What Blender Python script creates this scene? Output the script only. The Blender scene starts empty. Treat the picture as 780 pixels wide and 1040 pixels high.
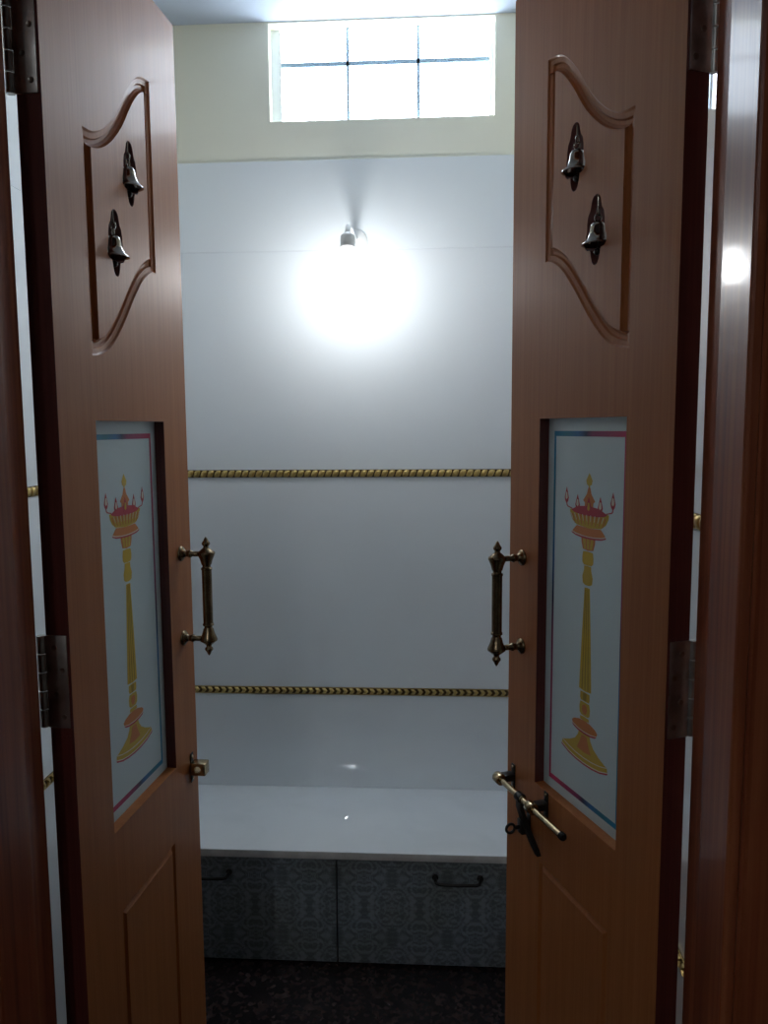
import bpy, bmesh, math, random
from math import sin, cos, pi
from mathutils import Vector, Matrix

random.seed(4)
scene = bpy.context.scene
COL = scene.collection

# ------------------------------------------------------------------ materials
def new_mat(name):
    m = bpy.data.materials.new(name); m.use_nodes = True
    nt = m.node_tree; nt.nodes.clear()
    out = nt.nodes.new('ShaderNodeOutputMaterial')
    b = nt.nodes.new('ShaderNodeBsdfPrincipled')
    nt.links.new(b.outputs[0], out.inputs[0])
    return m, nt, b, out

def simple(name, col, rough=.5, metal=0, coat=0, spec=.5, noise=0, nscale=20, emit=0, coat_r=.03):
    m, nt, b, out = new_mat(name)
    b.inputs['Base Color'].default_value = (*col, 1)
    b.inputs['Roughness'].default_value = rough
    b.inputs['Metallic'].default_value = metal
    b.inputs['Coat Weight'].default_value = coat
    b.inputs['Coat Roughness'].default_value = coat_r
    b.inputs['Specular IOR Level'].default_value = spec
    if emit:
        b.inputs['Emission Color'].default_value = (*col, 1)
        b.inputs['Emission Strength'].default_value = emit
    if noise:
        tc = nt.nodes.new('ShaderNodeTexCoord'); n = nt.nodes.new('ShaderNodeTexNoise')
        n.inputs['Scale'].default_value = nscale; n.inputs['Detail'].default_value = 5
        nt.links.new(tc.outputs['Object'], n.inputs['Vector'])
        r = nt.nodes.new('ShaderNodeValToRGB')
        r.color_ramp.elements[0].position = .3; r.color_ramp.elements[1].position = .7
        r.color_ramp.elements[0].color = (*[c * (1 - noise) for c in col], 1)
        r.color_ramp.elements[1].color = (*[min(1, c * (1 + noise)) for c in col], 1)
        nt.links.new(n.outputs['Fac'], r.inputs[0]); nt.links.new(r.outputs[0], b.inputs['Base Color'])
    return m

def wood(name, c0, c1, c2, rough=.3, coat=.4, scale=1.0, coat_r=.08, wavy=.0, bump=.04, spec=.5):
    """vertical grain, fine streaks in x and y, long in z (object space)"""
    m, nt, b, out = new_mat(name)
    N = nt.nodes.new; Lk = nt.links.new
    tc = N('ShaderNodeTexCoord')
    mp = N('ShaderNodeMapping'); mp.inputs['Scale'].default_value = (60 * scale, 60 * scale, 1.3 * scale)
    Lk(tc.outputs['Object'], mp.inputs[0])
    n1 = N('ShaderNodeTexNoise'); n1.inputs['Scale'].default_value = 1.0; n1.inputs['Detail'].default_value = 6
    n1.inputs['Roughness'].default_value = .62; n1.inputs['Distortion'].default_value = wavy
    Lk(mp.outputs[0], n1.inputs['Vector'])
    mp2 = N('ShaderNodeMapping'); mp2.inputs['Scale'].default_value = (260 * scale, 260 * scale, 5 * scale)
    Lk(tc.outputs['Object'], mp2.inputs[0])
    n2 = N('ShaderNodeTexNoise'); n2.inputs['Scale'].default_value = 1.0; n2.inputs['Detail'].default_value = 3
    Lk(mp2.outputs[0], n2.inputs['Vector'])
    mx = N('ShaderNodeMath'); mx.operation = 'MULTIPLY_ADD'; mx.inputs[1].default_value = .45
    sc = N('ShaderNodeMath'); sc.operation = 'MULTIPLY'; sc.inputs[1].default_value = .55
    Lk(n1.outputs['Fac'], sc.inputs[0]); Lk(n2.outputs['Fac'], mx.inputs[0]); Lk(sc.outputs[0], mx.inputs[2])
    r = N('ShaderNodeValToRGB'); e = r.color_ramp.elements
    e[0].position = .36; e[0].color = (*c0, 1); e[1].position = .66; e[1].color = (*c2, 1)
    k = e.new(.5); k.color = (*c1, 1)
    Lk(mx.outputs[0], r.inputs[0]); Lk(r.outputs[0], b.inputs['Base Color'])
    bp = N('ShaderNodeBump'); bp.inputs['Strength'].default_value = bump; bp.inputs['Distance'].default_value = .002
    Lk(n2.outputs['Fac'], bp.inputs['Height']); Lk(bp.outputs[0], b.inputs['Normal'])
    b.inputs['Roughness'].default_value = rough
    b.inputs['Coat Weight'].default_value = coat; b.inputs['Coat Roughness'].default_value = coat_r
    b.inputs['Specular IOR Level'].default_value = spec
    return m

M = {}
M['laminate'] = wood('door_laminate', (.33, .112, .033), (.375, .132, .040), (.42, .158, .052), rough=.45, coat=.07, coat_r=.10, spec=.26)
M['door_edge'] = wood('door_edge_polish', (.075, .014, .012), (.10, .020, .016), (.125, .027, .021), rough=.4, coat=.1)
M['teak'] = wood('polished_teak', (.15, .032, .013), (.25, .062, .024), (.36, .112, .044), rough=.3, coat=.12, coat_r=.09, spec=.25, scale=.45, wavy=.8, bump=.02)

def tile_mat(name):
    m, nt, b, out = new_mat(name)
    N = nt.nodes.new; Lk = nt.links.new
    tc = N('ShaderNodeTexCoord'); n = N('ShaderNodeTexNoise'); n.inputs['Scale'].default_value = 1.6
    n.inputs['Detail'].default_value = 2
    Lk(tc.outputs['Object'], n.inputs['Vector'])
    r = N('ShaderNodeValToRGB')
    r.color_ramp.elements[0].color = (.76, .805, .83, 1); r.color_ramp.elements[1].color = (.80, .845, .87, 1)
    Lk(n.outputs['Fac'], r.inputs[0]); Lk(r.outputs[0], b.inputs['Base Color'])
    bp = N('ShaderNodeBump'); bp.inputs['Strength'].default_value = .012; bp.inputs['Distance'].default_value = .02
    n2 = N('ShaderNodeTexNoise'); n2.inputs['Scale'].default_value = 3.5; n2.inputs['Detail'].default_value = 1
    Lk(tc.outputs['Object'], n2.inputs['Vector']); Lk(n2.outputs['Fac'], bp.inputs['Height']); Lk(bp.outputs[0], b.inputs['Normal'])
    b.inputs['Roughness'].default_value = .02; b.inputs['Specular IOR Level'].default_value = .62
    return m
M['tile'] = tile_mat('glazed_wall_tile')
M['grout'] = simple('grout', (.70, .74, .77), rough=.6)
M['paint_y'] = simple('pale_yellow_paint', (.82, .80, .67), rough=.6, noise=.02, nscale=3)
M['paint_hall'] = simple('hall_paint', (.30, .285, .26), rough=.7, noise=.03, nscale=3)
M['ceil'] = simple('ceiling_paint', (.42, .47, .55), rough=.8, noise=.015, nscale=2)
M['gold'] = simple('gold_listello', (.55, .40, .15), rough=.34, metal=.85, noise=.2, nscale=60)
M['gold_dark'] = simple('gold_listello_ground', (.10, .065, .025), rough=.4, metal=.5)
M['brass'] = simple('antique_brass', (.20, .145, .085), rough=.27, metal=1, noise=.45, nscale=45)
M['brass_light'] = simple('worn_brass', (.46, .36, .22), rough=.22, metal=1, noise=.2, nscale=60)
M['black_iron'] = simple('blackened_metal', (.028, .026, .024), rough=.35, metal=.7)
M['bell'] = simple('bell_metal', (.27, .24, .205), rough=.14, metal=1, noise=.12, nscale=90)
M['steel'] = simple('hinge_steel', (.52, .52, .50), rough=.38, metal=1, noise=.25, nscale=40)
M['steel_screw'] = simple('screw_steel', (.34, .33, .30), rough=.3, metal=1)
M['white_plastic'] = simple('white_plastic', (.8, .8, .78), rough=.35)
M['bulb'] = simple('lit_bulb', (.97, .985, 1.0), rough=.4, emit=35)
M['tube'] = simple('lit_tube', (.95, .98, 1.0), rough=.4, emit=46)
M['led'] = simple('lit_led', (.95, .98, 1.0), rough=.4, emit=80)

def marble():
    m, nt, b, out = new_mat('white_marble')
    N = nt.nodes.new; Lk = nt.links.new
    tc = N('ShaderNodeTexCoord')
    n = N('ShaderNodeTexNoise'); n.inputs['Scale'].default_value = 4; n.inputs['Detail'].default_value = 8; n.inputs['Distortion'].default_value = 1.5
    Lk(tc.outputs['Object'], n.inputs['Vector'])
    r = N('ShaderNodeValToRGB'); e = r.color_ramp.elements
    e[0].position = .36; e[0].color = (.82, .86, .89, 1); e[1].position = .56; e[1].color = (.86, .90, .93, 1)
    Lk(n.outputs['Fac'], r.inputs[0]); Lk(r.outputs[0], b.inputs['Base Color'])
    n2 = N('ShaderNodeTexNoise'); n2.inputs['Scale'].default_value = 7; n2.inputs['Detail'].default_value = 1
    Lk(tc.outputs['Object'], n2.inputs['Vector'])
    bp = N('ShaderNodeBump'); bp.inputs['Strength'].default_value = .014; bp.inputs['Distance'].default_value = .01
    Lk(n2.outputs['Fac'], bp.inputs['Height']); Lk(bp.outputs[0], b.inputs['Normal'])
    b.inputs['Roughness'].default_value = .02; b.inputs['Specular IOR Level'].default_value = 1.0
    return m
M['marble'] = marble()
M['marble_edge'] = simple('raw_marble_edge', (.62, .60, .58), rough=.45, noise=.12, nscale=30)

def granite():
    m, nt, b, out = new_mat('dark_granite')
    N = nt.nodes.new; Lk = nt.links.new
    tc = N('ShaderNodeTexCoord')
    v = N('ShaderNodeTexVoronoi'); v.inputs['Scale'].default_value = 90
    Lk(tc.outputs['Object'], v.inputs['Vector'])
    n = N('ShaderNodeTexNoise'); n.inputs['Scale'].default_value = 38; n.inputs['Detail'].default_value = 6
    Lk(tc.outputs['Object'], n.inputs['Vector'])
    sp = N('ShaderNodeSeparateColor'); Lk(v.outputs['Color'], sp.inputs[0])
    ml = N('ShaderNodeMath'); ml.operation = 'MULTIPLY'; Lk(sp.outputs[0], ml.inputs[0]); Lk(n.outputs['Fac'], ml.inputs[1])
    r = N('ShaderNodeValToRGB'); e = r.color_ramp.elements
    e[0].position = .12; e[0].color = (.010, .008, .009, 1); e[1].position = .62; e[1].color = (.05, .035, .032, 1)
    k = e.new(.36); k.color = (.030, .020, .020, 1)
    Lk(ml.outputs[0], r.inputs[0]); Lk(r.outputs[0], b.inputs['Base Color'])
    b.inputs['Roughness'].default_value = .25
    return m
M['granite'] = granite()

def damask():
    """mirrored ornamental laminate, grey blue"""
    m, nt, b, out = new_mat('ornamental_laminate')
    N = nt.nodes.new; Lk = nt.links.new
    tc = N('ShaderNodeTexCoord'); s = N('ShaderNodeSeparateXYZ'); Lk(tc.outputs['Object'], s.inputs[0])
    c = N('ShaderNodeCombineXYZ')
    for ax, per in (('X', .075), ('Z', .085)):
        p = N('ShaderNodeMath'); p.operation = 'PINGPONG'; p.inputs[1].default_value = per
        Lk(s.outputs[ax], p.inputs[0]); Lk(p.outputs[0], c.inputs[ax])
    n = N('ShaderNodeTexNoise'); n.inputs['Scale'].default_value = 85; n.inputs['Detail'].default_value = 3; n.inputs['Distortion'].default_value = 1.2
    Lk(c.outputs[0], n.inputs['Vector'])
    w = N('ShaderNodeTexVoronoi'); w.inputs['Scale'].default_value = 30; w.feature = 'SMOOTH_F1'
    Lk(c.outputs[0], w.inputs['Vector'])
    sn = N('ShaderNodeMath'); sn.operation = 'SINE'
    ml = N('ShaderNodeMath'); ml.operation = 'MULTIPLY'; ml.inputs[1].default_value = 26; Lk(w.outputs['Distance'], ml.inputs[0]); Lk(ml.outputs[0], sn.inputs[0])
    ad = N('ShaderNodeMath'); ad.operation = 'MULTIPLY_ADD'; ad.inputs[1].default_value = .10; Lk(sn.outputs[0], ad.inputs[0]); Lk(n.outputs['Fac'], ad.inputs[2])
    big = N('ShaderNodeTexNoise'); big.inputs['Scale'].default_value = 5; Lk(tc.outputs['Object'], big.inputs['Vector'])
    r = N('ShaderNodeValToRGB'); e = r.color_ramp.elements
    e[0].position = .36; e[0].color = (.12, .135, .145, 1); e[1].position = .66; e[1].color = (.25, .285, .30, 1)
    Lk(ad.outputs[0], r.inputs[0])
    mix = N('ShaderNodeMix'); mix.data_type = 'RGBA'; mix.blend_type = 'MULTIPLY'; mix.inputs[0].default_value = .6
    r2 = N('ShaderNodeValToRGB'); r2.color_ramp.elements[0].position = .4; r2.color_ramp.elements[1].position = .6
    r2.color_ramp.elements[0].color = (.75, .76, .72, 1); r2.color_ramp.elements[1].color = (.95, 1.0, 1.12, 1)
    Lk(big.outputs['Fac'], r2.inputs[0]); Lk(r.outputs[0], mix.inputs[6]); Lk(r2.outputs[0], mix.inputs[7])
    Lk(mix.outputs[2], b.inputs['Base Color']); b.inputs['Roughness'].default_value = .38
    return m
M['damask'] = damask()
M['cab_dark'] = simple('cabinet_carcass', (.02, .02, .022), rough=.6)

def frosted():
    m, nt, b, out = new_mat('frosted_glass')
    N = nt.nodes.new; Lk = nt.links.new
    b.inputs['Base Color'].default_value = (.70, .78, .79, 1); b.inputs['Roughness'].default_value = .22
    t = N('ShaderNodeBsdfTranslucent'); t.inputs[0].default_value = (.80, .88, .90, 1)
    mx = N('ShaderNodeMixShader'); mx.inputs[0].default_value = .38
    Lk(b.outputs[0], mx.inputs[1]); Lk(t.outputs[0], mx.inputs[2]); Lk(mx.outputs[0], out.inputs[0])
    return m
M['frost'] = frosted()
ART = dict(gold=(.62, .42, .03), gold2=(.36, .24, .02), orange=(.62, .20, .04), red=(.50, .03, .05), white=(.78, .72, .60), green=(.12, .16, .03))
for k, v in ART.items(): M['art_' + k] = simple('print_' + k, v, rough=.4)

def border_mat(name, x0, x1, z0, z1):
    m, nt, b, out = new_mat(name)
    N = nt.nodes.new; Lk = nt.links.new
    tc = N('ShaderNodeTexCoord'); s = N('ShaderNodeSeparateXYZ'); Lk(tc.outputs['Object'], s.inputs[0])
    def lin(o, a, c_):
        q = N('ShaderNodeMapRange'); q.inputs[1].default_value = a; q.inputs[2].default_value = c_
        q.inputs[3].default_value = -.5; q.inputs[4].default_value = .5
        Lk(s.outputs[o], q.inputs[0]); return q
    a = lin('X', x0, x1); c_ = lin('Z', z0, z1)
    p = N('ShaderNodeMath'); p.operation = 'MULTIPLY'; Lk(a.outputs[0], p.inputs[0]); Lk(c_.outputs[0], p.inputs[1])
    q = N('ShaderNodeMath'); q.operation = 'MULTIPLY_ADD'; q.inputs[1].default_value = 2; q.inputs[2].default_value = .5; Lk(p.outputs[0], q.inputs[0])
    r = N('ShaderNodeValToRGB'); e = r.color_ramp.elements
    e[0].position = 0; e[0].color = (.005, .26, .52, 1); e[1].position = 1; e[1].color = (.55, .02, .10, 1)
    for po, co in ((.36, (.02, .17, .45)), (.47, (.02, .03, .10)), (.56, (.25, .02, .12)), (.2, (.01, .22, .33))):
        k = e.new(po); k.color = (*co, 1)
    Lk(q.outputs[0], r.inputs[0]); Lk(r.outputs[0], b.inputs['Base Color']); b.inputs['Roughness'].default_value = .4
    return m

# ------------------------------------------------------------------ mesh helpers
class MB:
    def __init__(s): s.bm = bmesh.new(); s.mi = 0
    def face(s, vs):
        try:
            f = s.bm.faces.new(vs); f.material_index = s.mi; return f
        except ValueError: return None
    def box(s, x0, x1, y0, y1, z0, z1, bev=0):
        v = [s.bm.verts.new((x, y, z)) for x in (x0, x1) for y in (y0, y1) for z in (z0, z1)]
        fs = [s.face([v[i] for i in q]) for q in ((0, 1, 3, 2), (4, 6, 7, 5), (0, 4, 5, 1), (2, 3, 7, 6), (0, 2, 6, 4), (1, 5, 7, 3))]
        if bev:
            ed = list({e for f in fs for e in f.edges})
            r = bmesh.ops.bevel(s.bm, geom=ed, offset=bev, segments=2, affect='EDGES', profile=.5)
            for f in r['faces']: f.material_index = s.mi
        return s
    def loft(s, rings, closed=True, caps=True):
        R = [[s.bm.verts.new(p) for p in r] for r in rings]
        n = len(R[0])
        for a, b in zip(R, R[1:]):
            for i in range(n if closed else n - 1):
                s.face([a[i], a[(i + 1) % n], b[(i + 1) % n], b[i]])
        if caps:
            s.face(list(reversed(R[0]))); s.face(R[-1])
        return s
    def lathe(s, prof, o=(0, 0, 0), axis=(0, 0, 1), seg=24, caps=True, flute=0, frange=None):
        o = Vector(o); a = Vector(axis).normalized()
        u = a.orthogonal().normalized(); v = a.cross(u)
        rings = []
        for r, h in prof:
            ring = []
            for i in range(seg):
                th = 2 * pi * i / seg; rr = max(r, 1e-5)
                if flute and frange and frange[0] < h < frange[1]: rr *= 1 - .07 * (i % 4 == 0)
                ring.append(o + a * h + (u * cos(th) + v * sin(th)) * rr)
            rings.append(ring)
        return s.loft(rings, caps=caps)
    def tube(s, pts, r, seg=12, closed=False):
        pts = [Vector(p) for p in pts]; n = len(pts); rings = []; pu = None
        for i, p in enumerate(pts):
            if closed: t = (pts[(i + 1) % n] - pts[i - 1]).normalized()
            else: t = (pts[min(i + 1, n - 1)] - pts[max(i - 1, 0)]).normalized()
            u = t.orthogonal().normalized() if pu is None else (pu - t * pu.dot(t)).normalized()
            pu = u; v = t.cross(u)
            rr = r(i) if callable(r) else r
            rings.append([p + (u * cos(2 * pi * k / seg) + v * sin(2 * pi * k / seg)) * rr for k in range(seg)])
        if closed: rings.append(rings[0]); s.loft(rings, caps=False); bmesh.ops.remove_doubles(s.bm, verts=s.bm.verts, dist=1e-6)
        else: s.loft(rings)
        return s
    def prism(s, poly, y0, y1, plane='xz'):
        """polygon in x,z pushed from y0 to y1 (or in x,y pushed in z)"""
        if plane == 'xz': P = lambda p, d: (p[0], d, p[1])
        else: P = lambda p, d: (p[0], p[1], d)
        return s.loft([[P(p, y0) for p in poly], [P(p, y1) for p in poly]])
    def sphere(s, c, r, sz=1.0, seg=16, n=10):
        prof = [(r * sin(pi * i / n), -r * sz * cos(pi * i / n)) for i in range(n + 1)]
        return s.lathe(prof, c, seg=seg)
    def mirror(s):
        for v in s.bm.verts: v.co.x = -v.co.x
        return s
    def build(s, name, mats, parent=None, smooth=True, angle=35, recalc=True):
        if recalc:
            bmesh.ops.recalc_face_normals(s.bm, faces=s.bm.faces)
            if s.bm.calc_volume(signed=True) < 0: bmesh.ops.reverse_faces(s.bm, faces=s.bm.faces)
        me = bpy.data.meshes.new(name); s.bm.to_mesh(me); s.bm.free()
        for m in (mats if isinstance(mats, (list, tuple)) else [mats]): me.materials.append(m)
        if smooth:
            me.polygons.foreach_set('use_smooth', [True] * len(me.polygons))
            me.set_sharp_from_angle(angle=math.radians(angle))
        o = bpy.data.objects.new(name, me); COL.objects.link(o)
        if parent is not None: o.parent = parent
        return o

def tag(o, label=None, cat=None, group=None, kind=None):
    if label: o['label'] = label
    if cat: o['category'] = cat
    if group: o['group'] = group
    if kind: o['kind'] = kind
    return o
def empty(name, loc=(0, 0, 0), rz=0):
    o = bpy.data.objects.new(name, None); COL.objects.link(o)
    o.location = loc; o.rotation_euler = (0, 0, rz); o.empty_display_size = .05
    return o
def copy_tree(o, parent=None):
    c = o.copy(); COL.objects.link(c)
    if parent is not None: c.parent = parent
    for ch in list(o.children): copy_tree(ch, c)
    return c
def cut(obj, cutters):
    """carve cutters out of obj and keep the result as its mesh"""
    for c in cutters:
        md = obj.modifiers.new('cut', 'BOOLEAN'); md.operation = 'DIFFERENCE'; md.solver = 'EXACT'; md.object = c; md.use_self = True
        try: md.material_mode = 'INDEX'
        except Exception: pass
    dg = bpy.context.evaluated_depsgraph_get(); dg.update()
    me = bpy.data.meshes.new_from_object(obj.evaluated_get(dg))
    old = obj.data; obj.modifiers.clear(); obj.data = me; bpy.data.meshes.remove(old)
    for c in cutters:
        d = c.data; bpy.data.objects.remove(c); bpy.data.meshes.remove(d)
    me.polygons.foreach_set('use_smooth', [True] * len(me.polygons))
    me.set_sharp_from_angle(angle=math.radians(32))

def catmull(pts, k=5):
    out = []
    for i in range(len(pts) - 1):
        p0 = pts[max(i - 1, 0)]; p1 = pts[i]; p2 = pts[i + 1]; p3 = pts[min(i + 2, len(pts) - 1)]
        for j in range(k):
            t = j / k
            out.append(tuple(.5 * ((2 * p1[a]) + (-p0[a] + p2[a]) * t + (2 * p0[a] - 5 * p1[a] + 4 * p2[a] - p3[a]) * t * t +
                                   (-p0[a] + 3 * p1[a] - 3 * p2[a] + p3[a]) * t ** 3) for a in (0, 1)))
    out.append(pts[-1]); return out
def inset(poly, s):
    """mitred inward offset of a clockwise (x right, z up) outline"""
    n = len(poly); out = []
    for i in range(n):
        a, b, c = Vector(poly[i - 1]), Vector(poly[i]), Vector(poly[(i + 1) % n])
        d1 = (b - a).normalized(); d2 = (c - b).normalized()
        n1 = Vector((d1.y, -d1.x)); n2 = Vector((d2.y, -d2.x))
        m = (n1 + n2); m.normalize()
        k = s / max(.35, m.dot(n1))
        out.append((b.x + m.x * k, b.y + m.y * k))
    return out

# ------------------------------------------------------------------ measured layout (metres)
YB = 2.36; XL = -.892; XR = .384; ZC = 2.626; ZT = 2.240
Z1 = 1.3287; Z2 = .6506; YC = 1.985; ZW = .337; YF = 1.03
H = 1.4663
JL, JR = -.545, .349
WX0, WX1, WZ0, WZ1 = -.4645, .1839, 2.352, 2.6209

# ------------------------------------------------------------------ floor, ceilings
tag(MB().box(-2.2, 1.9, -3.4, 2.7, -.08, 0).build('floor', M['granite'], smooth=False), 'dark speckled granite floor', kind='structure')
tag(MB().box(XL - .12, XR + .12, YF, 2.7, ZC, ZC + .1).build('ceiling', M['ceil'], smooth=False), 'pale blue white ceiling of the small prayer room', kind='structure')

# ------------------------------------------------------------------ room walls
TP = .008
wb = MB()
y0, y1 = YB + TP, YB + .2
wb.box(XL - .1, WX0, y0, y1, 0, ZC); wb.box(WX1, XR + .1, y0, y1, 0, ZC)
wb.box(WX0, WX1, y0, y1, 0, WZ0); wb.box(WX0, WX1, y0, y1, WZ1, ZC)
wall_back = tag(wb.build('wall_back', M['paint_y'], smooth=False), 'pale yellow back wall above grey glazed tiles', kind='structure')

def cladding(parent, along, a0, a1, plane, out):
    """glazed tiles up to 2.24 m with fine grout joints; along = 'x' or 'y'"""
    b = MB()
    zs = [0, .3295, .9755 + .004, Z1 + .65, ZT]
    zs = [0, Z2 - .013, Z1 - .013, Z1 + .655, ZT]
    g = .0012
    for i in range(4):
        za, zb_ = zs[i] + (g if i else 0), zs[i + 1] - (g if i < 3 else 0)
        if along == 'x': b.box(a0, a1, min(plane, plane + out), max(plane, plane + out), za, zb_, bev=.0006)
        else: b.box(min(plane, plane + out), max(plane, plane + out), a0, a1, za, zb_, bev=.0006)
    b.mi = 1
    q = .6
    if along == 'x': b.box(a0, a1, min(plane + out * q * .3, plane + out), max(plane + out * q * .3, plane + out), 0, ZT - .003)
    else: b.box(min(plane + out * q * .3, plane + out), max(plane + out * q * .3, plane + out), a0, a1, 0, ZT - .003)
    return b.build('tile_cladding', [M['tile'], M['grout']], parent, smooth=False)
cladding(wall_back, 'x', XL, XR, YB, TP)
wall_left = tag(MB().box(XL - .1, XL - TP, YF, YB + .2, 0, ZC).build('wall_left', M['paint_y'], smooth=False), kind='structure')
cladding(wall_left, 'y', YF, YB, XL, -TP)
wall_right = tag(MB().box(XR + TP, XR + .1, YF, YB + .2, 0, ZC).build('wall_right', M['paint_y'], smooth=False), kind='structure')
cladding(wall_right, 'y', YF, YB, XR, TP)

# front wall, pierced by the doorway
FJ = .10          # width of a frame member
YH = .870         # hall-side face of the frame
wf = MB()
wf.box(-2.2, JL - FJ, YH + .012, YF, 0, 2.75); wf.box(JR + FJ, 1.9, YH + .012, YF, 0, 2.75); wf.box(JL - FJ, JR + FJ, YH + .012, YF, 2.29, 2.75)
tag(wf.build('wall_front', M['paint_hall'], smooth=False), 'painted wall around the doorway', kind='structure')

# gold listello bands
def band(name, along, a0, a1, plane, out, z, style):
    """thin border tile: dark ground, two rims and a running chain of raised links"""
    b = MB(); hgt = .0115
    n = int(round((a1 - a0) / .0212)); st = (a1 - a0) / n
    def P(a, d, zz): return (a, plane + out * d, zz) if along == 'x' else (plane + out * d, a, zz)
    def bx(a, b_, d0, d1, za, zb_):
        p, q = P(a, d0, za), P(b_, d1, zb_)
        b.box(min(p[0], q[0]), max(p[0], q[0]), min(p[1], q[1]), max(p[1], q[1]), za, zb_)
    b.mi = 1; bx(a0, a1, 0, .002, z - hgt, z + hgt)
    b.mi = 0
    if style == 'rope':
        bx(a0, a1, .002, .0035, z - hgt, z - hgt + .002); bx(a0, a1, .002, .0035, z + hgt - .002, z + hgt)
    for i in range(n):
        c = a0 + st * (i + .5)
        if style == 'bead':      # rounded twisted pads
            rings = []
            for k, (s_, d) in enumerate(((1, .001), (.93, .0055), (.7, .0085), (.35, .0098))):
                ring = []
                for j in range(12):
                    th = 2 * pi * j / 12
                    x = .0094 * s_ * math.copysign(abs(cos(th)) ** .6, cos(th)); zz = .0108 * s_ * math.copysign(abs(sin(th)) ** .6, sin(th))
                    ring.append(P(c + x + zz * .35, d, z + zz))
                rings.append(ring)
            b.loft(rings)
        else:                    # chevron and pad alternate
            w = .0088
            pad = [(-w, -.0085), (w * .25, -.0085), (w, 0), (w * .25, .0085), (-w, .0085), (-w * .35, 0)]
            rings = [[P(c + x * s_, d, z + y * s_) for x, y in pad] for s_, d in ((1, .001), (.95, .005), (.6, .0075))]
            b.loft(rings)
    tag(b.build(name, [M['gold'], M['gold_dark']], smooth=True, angle=50), kind='structure')
band('trim_1', 'x', XL, XR, YB, -1, Z1, 'bead')
band('trim_2', 'x', XL, XR, YB, -1, Z2, 'rope')
band('trim_3', 'y', YF + .001, YB - .01, XL, 1, Z1, 'bead')
band('trim_4', 'y', YF + .001, YB - .01, XL, 1, Z2, 'rope')
band('trim_5', 'y', YF + .001, YB - .01, XR, -1, Z1, 'bead')
band('trim_6', 'y', YF + .001, YB - .01, XR, -1, Z2, 'rope')

# ------------------------------------------------------------------ window
def window():
    w = tag(empty('window_1', (0, YB + .05, WZ0)), 'ventilation window of six bright textured glass blocks', kind='structure')
    f = MB(); z = lambda v: v - WZ0
    xa, xb, xm1, xm2, zm = -.436, .1705, -.240, -.034, 2.523
    f.box(WX0, xa, -.004, .03, 0, z(WZ1)); f.box(xb, WX1, -.004, .03, 0, z(WZ1))
    f.build('window_frame', simple('window_plaster', (.66, .70, .72), rough=.6), w, smooth=False)
    g = MB()
    cols = [(xa, xm1), (xm1, xm2), (xm2, xb)]; rows = [(WZ0, zm), (zm, WZ1)]
    for a, b_ in cols:
        for c, d in rows:
            x0, x1, z0, z1 = a + .004, b_ - .004, z(c) + .004, z(d) - .003
            # domed block face with prismatic edge
            rings = [[(x0, .03, z0), (x1, .03, z0), (x1, .03, z1), (x0, .03, z1)],
                     [(x0, .004, z0), (x1, .004, z0), (x1, .004, z1), (x0, .004, z1)],
                     [(x0 + .012, -.002, z0 + .012), (x1 - .012, -.002, z0 + .012), (x1 - .012, -.002, z1 - .012), (x0 + .012, -.002, z1 - .012)]]
            g.loft(rings)
    m, nt, b, out = new_mat('daylit_glass_block')
    N = nt.nodes.new; Lk = nt.links.new
    tc = N('ShaderNodeTexCoord'); v = N('ShaderNodeTexVoronoi'); v.inputs['Scale'].default_value = 110; v.inputs['Randomness'].default_value = .15
    Lk(tc.outputs['Object'], v.inputs['Vector'])
    r = N('ShaderNodeValToRGB'); r.color_ramp.elements[0].position = .1; r.color_ramp.elements[1].position = .6
    r.color_ramp.elements[0].color = (1, 1, 1, 1); r.color_ramp.elements[1].color = (.45, .55, .68, 1)
    Lk(v.outputs['Distance'], r.inputs[0]); Lk(r.outputs[0], b.inputs['Emission Color'])
    b.inputs['Emission Strength'].default_value = WIN; b.inputs['Base Color'].default_value = (.7, .8, .85, 1); b.inputs['Roughness'].default_value = .1
    g.build('glass_block_pane', m, w, smooth=False)
    j = MB()
    for x in (xm1, xm2): j.box(x - .0042, x + .0042, -.003, .03, 0, z(WZ1))
    j.box(xa, xb, -.003, .03, z(zm) - .006, z(zm) + .006)
    j.build('block_joint', simple('block_joint', (.30, .42, .52), rough=.6), w, smooth=False)
    return w
WIN = 8.5
window()
# outer backing so that no hall light leaks behind the blocks
# ------------------------------------------------------------------ door frame
fr = tag(empty('door_frame', ((JL + JR) / 2, YF, 0)), 'polished dark teak frame around the open doors', kind='structure')
fx = (JL + JR) / 2
def jamb(side):
    b = MB(); j = JR if side > 0 else JL
    st = JR - .3345 if side > 0 else -.5251 - JL       # door stop stands proud of the rebate
    fl = .0040 - st
    sec = [(0, 0), (0, 1.004 - YF), (.0055 - st, 1.003 - YF), (.0010 - st, .950 - YF), (fl, YH + .004 - YF), (fl + .0012, YH + .001 - YF), (fl + .0045, YH - YF), (fl + .013, YH - YF), (fl + .016, YH + .004 - YF), (fl + .020, YH + .004 - YF), (fl + .023, YH - YF),
           (.040, YH - YF - .004), (.062, YH - YF - .006), (.080, YH - YF - .004), (.088, YH - YF), (FJ, YH - YF + .003), (FJ, 0)]
    sec = [(j - fx + side * x, y) for x, y in sec]
    b.prism(sec, 0, 2.21, plane='xy')
    return b.build('jamb', M['teak'], fr, angle=3)
jamb(1); jamb(-1)
hd = MB(); hd.box(JL - FJ - fx, JR + FJ - fx, YH - YF, 0, 2.21, 2.29, bev=.004); hd.build('head', M['teak'], fr)

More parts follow.
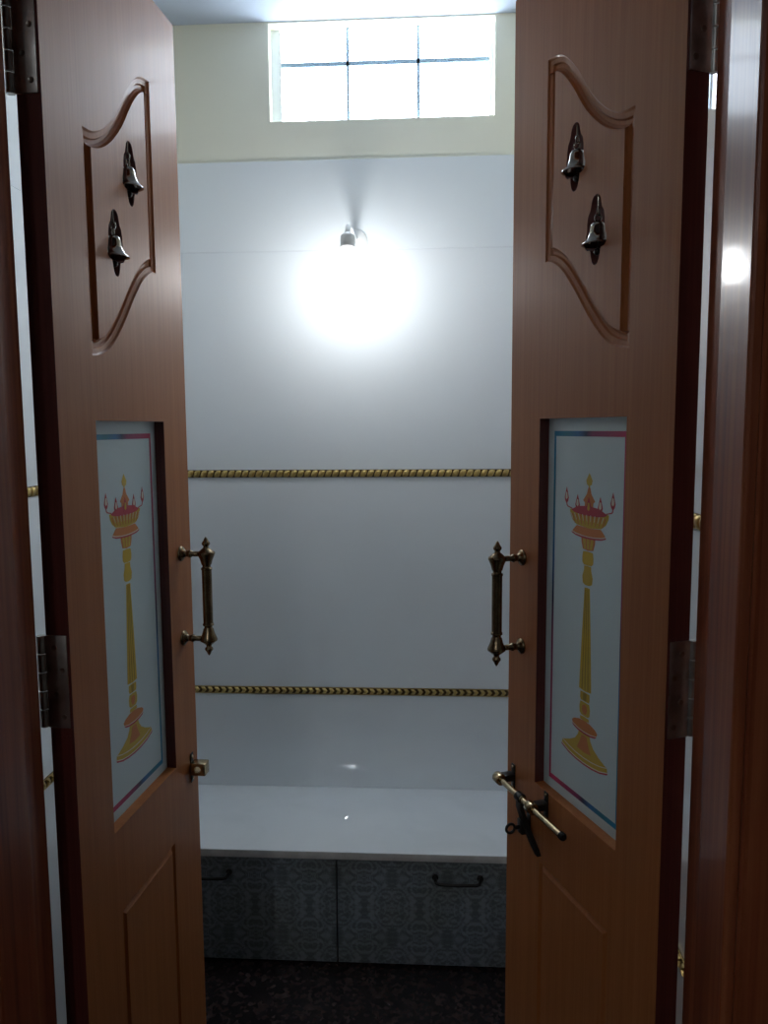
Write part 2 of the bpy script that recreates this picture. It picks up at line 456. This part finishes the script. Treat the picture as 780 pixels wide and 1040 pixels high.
# ------------------------------------------------------------------ doors
W, T = .445, .0346
G = (.1010, .3420, .8390, 1.4790)     # glazed opening: t0, t1, z0, z1
GY = .018
def panel_outline():
    top = catmull([(.100, 1.893), (.130, 1.896), (.165, 1.913), (.205, 1.948), (.245, 1.998), (.278, 2.030), (.305, 2.043), (.332, 2.047)])
    bot = catmull([(.332, 1.733), (.310, 1.729), (.278, 1.710), (.240, 1.672), (.205, 1.632), (.165, 1.595), (.133, 1.579), (.100, 1.573)])
    return top + bot
def groove(outline, prof):
    """closed swept cutter just under the door's front face (y = 0)"""
    b = MB(); rings = []
    offs = {}
    for s_, d in prof: offs[s_] = inset(outline, s_)
    n = len(outline)
    for i in range(n):
        rings.append([(offs[s_][i][0], d, offs[s_][i][1]) for s_, d in prof])
    rings.append(rings[0])
    b.loft(rings, caps=False); bmesh.ops.remove_doubles(b.bm, verts=b.bm.verts, dist=1e-7)
    return b
PROF = [(0, -.01), (0, .0002), (.0025, .0030), (.0065, .0036), (.0095, .0040), (.0115, .0070), (.0165, .0074), (.0205, .0050), (.0225, .0002), (.0225, -.01)]
PROF2 = [(0, -.01), (0, .0002), (.003, .0032), (.006, .0045), (.009, .0032), (.012, .0002), (.012, -.01)]
BELL_HALF = [(0, .052), (.0060, .0505), (.0105, .0455), (.0130, .037), (.0150, .031), (.0200, .025), (.0225, .014), (.0228, .004), (.0255, -.006), (.0285, -.013), (.0275, -.020), (.0215, -.0245), (.0135, -.0255),
             (.0115, -.034), (.0085, -.043), (.0045, -.0475), (0, -.0485)]
BELLS = [(.2475, 1.8705), (.1880, 1.7500)]
def bell_hole(cx, cz):
    pts = [(cx + x, cz + z) for x, z in BELL_HALF] + [(cx - x, cz + z) for x, z in reversed(BELL_HALF[1:-1])]
    return pts

def lamp_art(b, t0, y):
    """printed oil lamp, layers of colour a hair in front of the pane"""
    def poly(col, pts, layer):
        b.mi = ARTI[col]
        b.prism([(t0 + p[0], p[1]) for p in pts], y - .00025 * layer, y - .00025 * (layer - 1) - .00002)
    def sym(col, half, layer):
        poly(col, [(x, z) for x, z in half] + [(-x, z) for x, z in reversed(half) if abs(x) > 1e-6], layer)
    def flame(cx, z0, z1, w, c1, c2):
        def shp(k):
            zz = z1 - z0; m = z0 + zz * .36
            return [(cx, z0 + zz * (1 - k) * .5), (cx + w * k * .7, z0 + zz * .16 + zz * (1 - k) * .3), (cx + w * k, m), (cx + w * k * .55, z0 + zz * .66), (cx, z1 - zz * (1 - k) * .6),
                    (cx - w * k * .55, z0 + zz * .66), (cx - w * k, m), (cx - w * k * .7, z0 + zz * .16 + zz * (1 - k) * .3)]
        poly(c1, shp(1), 3); poly(c2, shp(.5), 4)
    def arc(w, z, dip, n=12): return [(w * cos(pi * i / n), z - dip * sin(pi * i / n)) for i in range(n + 1)]
    # top finial
    sym('gold', [(0, 1.3935), (.0035, 1.389), (.0085, 1.382), (.0065, 1.3755), (.0022, 1.3735), (.0022, 1.371), (0, 1.371)], 1)
    sym('orange', [(0, 1.372), (.0028, 1.370), (.006, 1.361), (.0125, 1.354), (.0165, 1.350), (.0115, 1.3465), (.0115, 1.340), (0, 1.340)], 1)
    # bowl
    sym('gold', [(0, 1.340), (.054, 1.3325), (.0525, 1.325), (.046, 1.316), (.034, 1.3095), (0, 1.3065)], 1)
    poly('red', arc(.049, 1.3325, .0065) + [(-.03, 1.3395), (0, 1.342), (.03, 1.3395)], 2)
    for i in range(-4, 5):
        x = i * .0115
        poly('orange', [(x - .0018, 1.3265), (x + .0018, 1.3265), (x * .82 + .0008, 1.3115), (x * .82 - .0008, 1.3115)], 3)
        poly('white', [(x + .0045, 1.3275), (x + .0065, 1.3275), (x * .86 + .0045, 1.3175), (x * .86 + .0037, 1.3175)], 3)
    # flames on the rim
    for cx, z0, z1, w in ((-.064, 1.3405, 1.368, .0062), (.064, 1.3405, 1.368, .0062), (-.0315, 1.332, 1.3585, .0066), (.0315, 1.332, 1.3585, .0066)):
        flame(cx, z0, z1, w, 'red', 'white')
    flame(0, 1.327, 1.356, .0072, 'red', 'gold')
    for s_ in (-1, 1):
        poly('red', [(s_ * .0650, 1.3425), (s_ * .0630, 1.3425), (s_ * .0610, 1.3375), (s_ * .047, 1.3345), (s_ * .047, 1.3330), (s_ * .0615, 1.3357), (s_ * .0645, 1.3385)], 2)
    # saucer
    sym('orange', [(0, 1.3065), (.033, 1.3085), (.038, 1.305), (.047, 1.2975), (.036, 1.2945), (.018, 1.2925), (0, 1.292)], 1)
    poly('white', [(.046, 1.2985), (.036, 1.2960), (.018, 1.2942), (0, 1.2937), (-.018, 1.2942), (-.036, 1.2960), (-.046, 1.2985), (-.047, 1.2972), (-.036, 1.2946), (-.018, 1.2929), (0, 1.2924), (.018, 1.2929), (.036, 1.2946), (.047, 1.2972)], 2)
    poly('red', [(.048, 1.2972), (.036, 1.2944), (.018, 1.2926), (0, 1.2921), (-.018, 1.2926), (-.036, 1.2944), (-.048, 1.2972), (-.047, 1.2950), (-.036, 1.2920), (-.018, 1.2902), (0, 1.2897), (.018, 1.2902), (.036, 1.2920), (.047, 1.2950)], 2)
    # neck and beads
    sym('orange', [(0, 1.290), (.0195, 1.2915), (.0185, 1.283), (.0145, 1.273), (0, 1.271)], 1)
    for x in (-.011, 0, .011): poly('gold', [(x - .0035, 1.2895), (x + .0035, 1.2895), (x * .75 + .0028, 1.2735), (x * .75 - .0028, 1.2735)], 2)
    sym('gold', [(0, 1.270), (.0135, 1.2690), (.0155, 1.2600), (.0150, 1.2520), (.0105, 1.2480), (0, 1.2475)], 1)
    sym('gold', [(0, 1.2470), (.0095, 1.2465), (.0100, 1.2400), (.0145, 1.2290), (.0130, 1.2190), (.0070, 1.2160), (0, 1.2155)], 1)
    # tapering fluted shaft
    sym('gold', [(0, 1.2120), (.0072, 1.2115), (.0125, 1.130), (.0172, 1.0450), (0, 1.0430)], 1)
    for k in (-.5, 0, .5):
        poly('gold2', [(k * .0075 - .0005, 1.209), (k * .0075 + .0005, 1.209), (k * .017 + .0010, 1.046), (k * .017 - .0010, 1.046)], 2)
    sym('gold', [(0, 1.0415), (.0130, 1.0410), (.0135, 1.0310), (.0115, 1.0270), (0, 1.0265)], 1)
    sym('gold2', [(0, 1.0405), (.0045, 1.0400), (.0045, 1.0280), (0, 1.0275)], 2)
    sym('gold', [(0, 1.0250), (.0125, 1.0245), (.0150, 1.0160), (.0140, 1.0060), (.0095, 1.0025), (0, 1.0020)], 1)
    sym('orange', [(0, 1.0215), (.0060, 1.0190), (.0070, 1.0120), (.0040, 1.0060), (0, 1.0055)], 2)
    sym('gold', [(0, 1.0010), (.0120, 1.0005), (.0125, .9950), (0, .9940)], 1)
    # disc
    sym('orange', [(0, .9945), (.0150, .9935), (.0300, .9895), (.0365, .9850), (.0330, .9795), (.0180, .9755), (0, .9742)], 1)
    poly('white', [(.035, .9812), (.018, .9775), (0, .9765), (-.018, .9775), (-.035, .9812), (-.034, .9800), (-.018, .9763), (0, .9752), (.018, .9763), (.034, .9800)], 2)
    poly('red', [(.0355, .9800), (.018, .9760), (0, .9748), (-.018, .9760), (-.0355, .9800), (-.031, .9765), (-.018, .9735), (0, .9722), (.018, .9735), (.031, .9765)], 3)
    # flared foot
    sym('gold', [(0, .9725), (.0155, .9735), (.0180, .9665), (.0260, .9570), (.0410, .9490), (.0560, .9435), (.0640, .9415), (.0655, .9345), (.0450, .9285), (.0230, .9255), (0, .9245)], 1)
    sym('orange', [(0, .9700), (.0070, .9690), (.0120, .9570), (.0200, .9440), (0, .9420)], 2)
    poly('white', [(.0640, .9425), (.045, .9375), (.023, .9345), (0, .9335), (-.023, .9345), (-.045, .9375), (-.0640, .9425), (-.0640, .9412), (-.045, .9362), (-.023, .9330), (0, .9320), (.023, .9330), (.045, .9362), (.0640, .9412)], 3)
    poly('white', [(.0660, .9355), (.045, .9292), (.023, .9262), (0, .9252), (-.023, .9262), (-.045, .9292), (-.0660, .9355), (-.0665, .9340), (-.045, .9276), (-.023, .9245), (0, .9235), (.023, .9245), (.045, .9276), (.0665, .9340)], 3)
    poly('red', [(.0668, .9342), (.045, .9276), (.023, .9246), (0, .9236), (-.023, .9246), (-.045, .9276), (-.0668, .9342), (-.0655, .9312), (-.045, .9250), (-.023, .9220), (0, .9210), (.023, .9220), (.045, .9250), (.0655, .9312)], 3)
ARTI = {'gold': 2, 'gold2': 3, 'orange': 4, 'red': 5, 'white': 6}

def hinge(parent, z0, z1, mx, pin_y, pin_r, jamb_gap):
    """butt hinge: leaf on the door's edge, five knuckles, screws"""
    hg = MB()
    hg.box(-.0022, .0002, .004, T + .0006, z0, z1, bev=.0006)
    n = 5; st = (z1 - z0) / n
    for i in (0, 2, 4): hg.box(-.0022, .0, T, pin_y, z0 + st * i + .0008, z0 + st * (i + 1) - .0008)
    if mx < 0: hg.mirror()
    h = hg.build('hinge', M['steel'], parent)
    for i in range(n):
        k = MB(); za, zb_ = z0 + st * i + .0007, z0 + st * (i + 1) - .0007
        k.lathe([(pin_r * .9, za), (pin_r, za + .0006), (pin_r, zb_ - .0006), (pin_r * .9, zb_)], (-.0010, pin_y, 0), seg=20)
        if mx < 0: k.mirror()
        k.build('knuckle', M['steel'], h)
    for q, (yy, f) in enumerate(((.012, .12), (.022, .37), (.011, .63), (.022, .87))):
        s_ = MB(); zz = z0 + (z1 - z0) * f
        s_.lathe([(.0040, .0), (.0038, .0007), (.0018, .0002)], (-.0022, yy, zz), axis=(-1, 0, 0), seg=16)
        if mx < 0: s_.mirror()
        s_.build('screw', M['steel_screw'], h)
    # the leaf on the frame, reached through the alternate knuckles
    jl = MB()
    jl.box(-.0330, -.0050, pin_y + jamb_gap - .0012, pin_y + jamb_gap + .0004, z0, z1)
    return h

def handle(parent, mx):
    t, yb = .3965, -.050
    b = MB()
    zc = (1.2335 + 1.0720) / 2; hh = (1.2335 - 1.0720) / 2
    prof = []
    half = [(.0092, 0), (.0092, hh - .030), (.0102, hh - .0295), (.0104, hh - .026), (.0078, hh - .0245), (.0078, hh - .021), (.0095, hh - .0190), (.0115, hh - .011), (.0145, hh - .004), (.0165, hh + .001), (.0160, hh + .0035),
            (.0125, hh + .0060), (.0085, hh + .0095), (.0052, hh + .0120), (.0048, hh + .0150), (.0072, hh + .0175), (.0078, hh + .0205), (.0060, hh + .0235), (.0048, hh + .0250), (.0030, hh + .0290), (.0006, hh + .0325)]
    prof = [(r, -z) for r, z in reversed(half[1:])] + half[1:]
    b.lathe([(r, z) for r, z in prof], (t, yb, zc), seg=28, flute=1, frange=(-hh + .03, hh - .03))
    if mx < 0: b.mirror()
    h = b.build('pull_handle', M['brass'], parent, angle=60)
    for z in (1.2335, 1.0720):
        p = MB()
        p.lathe([(.0145, 0), (.0145, .0025), (.0120, .0050), (.0080, .0075), (.0058, .0110), (.0058, .0150), (.0075, .0180), (.0075, .0200), (.0052, .0230), (.0050, .0400)], (t, 0, z), axis=(0, -1, 0), seg=24)
        if mx < 0: p.mirror()
        p.build('handle_post', M['brass'], h, angle=60)
    return h

def make_door(idx, loc, rz, mx):
    root = empty('door_%d' % idx, loc, rz)
    # leaf
    b = MB(); b.mi = 1; b.box(0, W, 0, T, .012, 2.19)
    b.bm.faces.ensure_lookup_table()
    for f in b.bm.faces:
        f.normal_update()
        if abs(f.calc_center_median().y) < 1e-6 or abs(f.calc_center_median().y - T) < 1e-6: f.material_index = 0
    if mx < 0: b.mirror()
    leaf = b.build('door_panel', [M['laminate'], M['door_edge']], root, smooth=False)
    cs = []
    def cutter(mb, mi):
        for f in mb.bm.faces:
            f.material_index = mi
            if mi == 1 and len(mb.bm.faces) == 6 and f.calc_center_median().z < G[2] + .001: f.material_index = 0
        if mx < 0: mb.mirror()
        cs.append(mb.build('cutter', [M['laminate'], M['door_edge']], None, smooth=False))
        cs[-1].parent = root
    cutter(MB().box(G[0], G[1], -.02, T + .02, G[2], G[3]), 1)
    for cx, cz in BELLS: cutter(MB().prism(bell_hole(cx, cz), -.02, T + .02), 1)
    cutter(groove(panel_outline(), PROF), 0)
    cutter(groove([(.116, .702), (.323, .702), (.323, .120), (.116, .120)], PROF2), 0)
    bpy.context.view_layer.update()
    cut(leaf, cs)
    # glass with its printed lamp and border
    g = MB(); g.box(G[0] - .006, G[1] + .006, GY, GY + .005, G[2] - .006, G[3] + .006)
    # ... sits in a rebate of the panel
    x0, x1 = (.123, .3235)
    g.mi = 1; w_ = .0052; ya, yb = GY - .0004, GY - .00002
    z0, z1 = .8560, 1.4585
    if mx < 0: hx0, hx1 = -x1, -x0
    else: hx0, hx1 = x0, x1
    h_ = .0085
    g.box(x0, x1, ya, yb, z1 - h_, z1); g.box(x0, x1, ya, yb, z0, z0 + h_)
    g.box(x0, x0 + w_, ya, yb, z0 + h_, z1 - h_); g.box(x1 - w_, x1, ya, yb, z0 + h_, z1 - h_)
    lamp_art(g, .2175, GY)
    if mx < 0: g.mirror()
    g.build('glass_panel', [M['frost'], border_mat('print_border_%d' % idx, hx0, hx1, z0, z1), M['art_gold'], M['art_gold2'], M['art_orange'], M['art_red'], M['art_white']], root, smooth=False)
    handle(root, mx)
    py, pr, jg = (T + .0072, .0060, .006) if mx > 0 else (T + .0052, .0050, .004)
    for z in (1.0500, 1.8970): hinge(root, z, z + .1325, mx, py, pr, jg)
    return root

AL, AR = .0799, .3793
d1 = make_door(1, (-.4989, 1.0336, 0), pi / 2 - AL, 1)
tag(d1, 'open wooden door leaf without a bolt, only a small staple below its brass handle', 'door', kind='structure')
d2 = make_door(2, (.3114, 1.0271, 0), -pi / 2 + AR, -1)
tag(d2, 'open wooden door leaf carrying the brass sliding bolt below its handle', 'door', kind='structure')

# staple on door 1
def staple(parent):
    t = .4135; zc = .8090
    b = MB(); b.box(t - .007, t + .007, -.0022, 0, zc - .029, zc + .029, bev=.001)
    s_ = b.build('bolt_staple', M['black_iron'], parent)
    k = MB(); k.box(t - .012, t + .012, -.032, -.002, zc - .0125, zc + .0125, bev=.0022)
    o = k.build('keeper', M['brass_light'], s_)
    c = MB(); c.lathe([(.0066, -.03), (.0066, .03)], (t, -.0165, zc), axis=(1, 0, 0), seg=24)
    cc = c.build('cutter', M['brass_light'], s_); bpy.context.view_layer.update(); cut(o, [cc])
    for z in (zc + .0215, zc - .0215):
        r = MB(); r.lathe([(.0034, 0), (.0030, .0012), (.0012, .0018)], (t, -.0022, z), axis=(0, -1, 0), seg=14); r.build('screw', M['brass_light'], s_)
staple(d1)

def bolt(parent):
    """sliding bolt with two guides, hasp and padlock eye; door 2 is mirrored so x = -t"""
    yr = -.030; zc = .8165
    b = MB(); b.tube([(-.412, yr, zc), (-.30, yr, zc), (-.205, yr, zc)], .0052, seg=18)
    bt = b.build('sliding_bolt', M['brass_light'], parent)
    e = MB(); e.lathe([(.0050, 0), (.0066, .0015), (.0066, .0085), (.0052, .0105), (.0010, .0115)], (-.205, yr, zc), axis=(1, 0, 0), seg=18); e.build('end_cap', M['black_iron'], bt)
    col = MB(); col.lathe([(.0052, 0), (.0070, .001), (.0070, .022), (.0052, .023)], (-.352, yr, zc), axis=(1, 0, 0), seg=18); col.build('collar', M['brass_light'], bt)
    for t, w in ((.4200, .010), (.3000, .009)):
        g = MB(); g.box(-t - .0065, -t + .0065, -.0022, 0, zc - .028, zc + .024, bev=.001)
        g.box(-t - w, -t + w, yr + .004, -.002, zc - .0055, zc + .0075, bev=.0022)
        gd = g.build('bolt_guide', M['black_iron'], parent)
        k = MB(); k.lathe([(.0056, -w), (.0095, -w), (.0103, -w + .0012), (.0103, w - .0012), (.0095, w), (.0056, w)], (-t, yr, zc), axis=(1, 0, 0), seg=24, caps=False)
        k.build('guide_barrel', M['brass_light'], gd)
        for z in (zc + .0185, zc - .0215):
            r = MB(); r.lathe([(.0032, 0), (.0028, .0012), (.0012, .0018)], (-t, -.0022, z), axis=(0, -1, 0), seg=14); r.build('screw', M['brass_light'], gd)
    # hasp arm hanging from the bolt
    h = MB()
    pts = [(-.340, yr, zc - .002), (-.338, yr - .001, zc - .018), (-.330, yr + .002, zc - .036), (-.318, yr + .006, zc - .056), (-.303, yr + .010, zc - .076), (-.296, yr + .012, zc - .086)]
    rings = []
    for i, p in enumerate(pts):
        w = .0085 if i < 5 else .005
        rings.append([(p[0] - w, p[1] - .0038, p[2]), (p[0] + w, p[1] - .0038, p[2]), (p[0] + w, p[1] + .0038, p[2]), (p[0] - w, p[1] + .0038, p[2])])
    h.loft(rings); h.lathe([(.0056, -.007), (.0086, -.007), (.0086, .007), (.0056, .007)], (-.340, yr, zc), axis=(1, 0, 0), seg=20, caps=False)
    h.build('hasp_arm', M['black_iron'], bt, angle=50)
    # eye for the padlock
    y = MB(); y.box(-.366, -.354, -.0022, 0, .728, .772, bev=.001)
    y.tube([(-.360, -.002, .750), (-.360, -.030, .750)], .0038, seg=12)
    y.box(-.369, -.351, -.020, -.002, .738, .764, bev=.002)
    ey = y.build('padlock_eye', M['black_iron'], parent)
    r = MB(); n = 24
    r.tube([(-.360, -.0375 + .0082 * cos(2 * pi * i / n), .750 + .0082 * sin(2 * pi * i / n)) for i in range(n)], .0026, seg=10, closed=True)
    r.build('ring', M['black_iron'], ey, angle=60)
bolt(d2)

# ------------------------------------------------------------------ bells, each hanging in its own cutout
def make_bell():
    root = empty('hanging_bell')
    s_ = MB()
    # outside then inside of the shell, rim at z = -.015
    prof = [(.0012, .0135), (.0045, .0130), (.0082, .0105), (.0098, .0060), (.0108, -.0010), (.0135, -.0075), (.0178, -.0125), (.0206, -.0150), (.0208, -.0162), (.0196, -.0163),
            (.0165, -.0130), (.0122, -.0075), (.0095, -.0010), (.0085, .0060), (.0060, .0100), (.0004, .0110)]
    s_.lathe(prof, seg=32)
    s_.build('bell_body', M['bell'], root, angle=60)
    l = MB(); n = 16
    l.tube([(.0042 * cos(2 * pi * i / n), 0, .0178 + .0046 * sin(2 * pi * i / n)) for i in range(n)], .0012, seg=8, closed=True)
    l.tube([(0, .0036 * cos(2 * pi * i / n), .0262 + .0050 * sin(2 * pi * i / n)) for i in range(n)], .0011, seg=8, closed=True)
    l.tube([(0, 0, .0300), (0, 0, .0460)], .0013, seg=8)
    l.build('hook', M['bell'], root, angle=60)
    c = MB(); c.tube([(0, 0, .010), (0, 0, -.021)], .0010, seg=8); c.sphere((0, 0, -.0245), .0048)
    c.build('clapper', M['black_iron'], root, angle=60)
    return root
def door_point(door, t, y, z):
    if door == 1: o = Vector((-.4989, 1.0336)); d = Vector((sin(AL), cos(AL))); n = Vector((-cos(AL), sin(AL)))
    else: o = Vector((.3114, 1.0271)); d = Vector((-sin(AR), cos(AR))); n = Vector((cos(AR), sin(AR)))
    p = o + d * t + n * y
    return (p.x, p.y, z)
bell0 = make_bell(); first = True
for door, word in ((1, 'the door without a bolt'), (2, 'the door with the sliding bolt')):
    for i, (cx, cz) in enumerate(BELLS):
        o = bell0 if first else copy_tree(bell0); first = False
        o.location = door_point(door, cx, .0035, cz - .0015)
        o.scale = (1.13, 1.13, 1.13)
        o.rotation_euler = (0, 0, .4 + .9 * i + door)
        tag(o, 'small metal bell hanging in the %s cutout of %s' % (('upper', 'lower')[i], word), 'bell', 'small bells in the door cutouts')

# ------------------------------------------------------------------ cabinet and marble top
SL = .012
ct = MB(); ct.box(XL + .001, XR - .001, YC - .006, YB - .001, ZW - .022, ZW, bev=.002)
ct.bm.faces.ensure_lookup_table()
for f in ct.bm.faces:
    if f.calc_center_median().y < YC - .004 and f.calc_center_median().z < ZW - .002: f.material_index = 1
o = ct.build('marble_worktop', [M['marble'], M['marble_edge']])
tag(o, 'white polished marble slab lying on the low drawer cabinet', 'worktop')
cab = tag(empty('drawer_cabinet', (-.254, YC + .012, 0)), 'low cabinet with two grey ornamental drawer fronts under the marble slab', 'cabinet')
zt = ZW - .022
b = MB(); b.box(XL + .002 + .254, XR - .002 + .254, .020, .36, .002, zt - .0005); b.build('cabinet_body', M['cab_dark'], cab, smooth=False)
def drawer(x0, x1, hx):
    d = MB(); d.box(x0, x1, 0, .018, .008, zt - .006, bev=.0012)
    dr = d.build('drawer', M['damask'], cab)
    h = MB(); zh = .258; y = -.026; w = .060
    h.tube([(hx - w, 0, zh + .004), (hx - w, -.015, zh + .003), (hx - w + .004, -.024, zh), (hx - w + .012, y, zh - .001), (hx, y - .001, zh - .002), (hx + w - .012, y, zh - .001), (hx + w - .004, -.024, zh), (hx + w, -.015, zh + .003), (hx + w, 0, zh + .004)], .0045, seg=12)
    h.lathe([(.009, 0), (.009, .003), (.005, .006)], (hx - w, 0, zh + .004), axis=(0, -1, 0), seg=16)
    h.lathe([(.009, 0), (.009, .003), (.005, .006)], (hx + w, 0, zh + .004), axis=(0, -1, 0), seg=16)
    h.build('drawer_handle', M['black_iron'], dr, angle=60)
drawer(XL + .254 + .003, -.0022, -.355)
drawer(.0022, XR + .254 - .003, .327)

# ------------------------------------------------------------------ bulb on the back wall
lamp = tag(empty('wall_lamp', (-.218, YB, 2.005)), 'lit white bulb on a short white arm from the grey tiled wall', 'lamp')
ax = Vector((0, -.10, -1)).normalized()
b = MB(); b.lathe([(.036, 0), (.036, .006), (.032, .011), (.020, .015), (.014, .020)], (0, 0, 0), axis=(0, -1, 0), seg=32)
b.build('wall_base', M['white_plastic'], lamp)
b = MB(); b.tube([(0, -.016, 0), (0, -.06, .001), (0, -.12, .001), (0, -.18, -.001), (0, -.202, -.005), (0, -.215, -.014), (0, -.221, -.026), (0, -.223, -.036)], .0075, seg=14)
b.build('arm', M['white_plastic'], lamp, angle=60)
s0 = Vector((0, -.223, -.030))
b = MB(); b.lathe([(.010, -.004), (.019, .004), (.020, .010), (.020, .030), (.0215, .032), (.0215, .037), (.0195, .040), (.0150, .048)], s0, axis=ax, seg=28)
b.build('bulb_holder', M['white_plastic'], lamp)
b = MB(); b.lathe([(.0145, .047), (.018, .055), (.024, .067), (.0300, .079), (.0335, .093), (.0340, .107), (.0310, .121), (.0230, .132), (.0120, .139), (.0005, .141)], s0, axis=ax, seg=28)
b.build('bulb', M['bulb'], lamp, angle=60)

# ------------------------------------------------------------------ the hall behind the viewer
HZ = 2.72
tag(MB().box(-2.2, 1.9, -3.4, YF, HZ, HZ + .1).build('ceiling_hall', M['ceil'], smooth=False), kind='structure')
tag(MB().box(-2.3, -2.2, -3.4, YF, 0, HZ).build('wall_hall_left', M['paint_hall'], smooth=False), kind='structure')
tag(MB().box(1.9, 2.0, -3.4, YF, 0, HZ).build('wall_hall_right', M['paint_hall'], smooth=False), kind='structure')
tag(MB().box(-2.3, 2.0, -3.5, -3.4, 0, HZ).build('wall_hall_rear', M['paint_hall'], smooth=False), kind='structure')
tl = tag(empty('tube_light', (-.733, -2.05, HZ), -.038), 'long white tube light on the hall ceiling behind the viewer', 'lamp')
b = MB(); b.box(-.022, .022, -.47, .47, -.035, 0, bev=.003); b.build('batten', M['white_plastic'], tl)
b = MB(); b.lathe([(.018, -.43), (.018, .43)], (0, 0, -.055), axis=(0, 1, 0), seg=16); b.build('tube', M['tube'], tl)
for yy in (-.44, .44):
    b = MB(); b.box(-.012, .012, yy - .010, yy + .010, -.068, -.03, bev=.002); b.build('tube_socket', M['white_plastic'], tl)
dl = tag(empty('ceiling_downlight', (-.520, -1.60, HZ)), 'small round downlight on the hall ceiling beside the tube light', 'lamp')
b = MB(); b.lathe([(.060, 0), (.060, -.012), (.045, -.030), (.040, -.030)], seg=28); b.build('downlight_rim', M['white_plastic'], dl)
b = MB(); b.lathe([(.036, -.029), (.036, -.034), (.001, -.036)], seg=24); b.build('lens', M['led'], dl)

# ------------------------------------------------------------------ daylight reaching the hall and world
wd = bpy.data.worlds.new('world'); scene.world = wd; wd.use_nodes = True
bg = wd.node_tree.nodes['Background']; bg.inputs[0].default_value = (.80, .88, 1.0, 1); bg.inputs[1].default_value = .30

# ------------------------------------------------------------------ camera
f_px, pitch, yaw, roll = 796.75, .1075, .0592, -.0068
R = Vector((cos(yaw), sin(yaw), 0)); F0 = Vector((-sin(yaw), cos(yaw), 0)); U0 = Vector((0, 0, 1))
F = F0 * cos(pitch) - U0 * sin(pitch); U = U0 * cos(pitch) + F0 * sin(pitch)
right = R * cos(roll) + U * sin(roll); up = -R * sin(roll) + U * cos(roll)
cd = bpy.data.cameras.new('camera'); cam = bpy.data.objects.new('camera', cd); COL.objects.link(cam)
cd.sensor_fit = 'VERTICAL'; cd.sensor_height = 36; cd.sensor_width = 27; cd.lens = f_px / 1040 * 36
cd.clip_start = .02
m = Matrix((right, up, -F)).transposed().to_4x4(); m.translation = (0, 0, H); cam.matrix_world = m
scene.camera = cam

vs = scene.view_settings
scene.display_settings.display_device = 'sRGB'
vs.view_transform = 'Standard'; vs.look = 'None'; vs.gamma = 1; vs.exposure = 1.05; vs.use_curve_mapping = False
scene.cycles.use_denoising = True
scene.cycles.max_bounces = 10; scene.cycles.glossy_bounces = 6; scene.cycles.diffuse_bounces = 6
scene.cycles.caustics_reflective = True
scene.cycles.sample_clamp_indirect = 0
scene.cycles.blur_glossy = .02
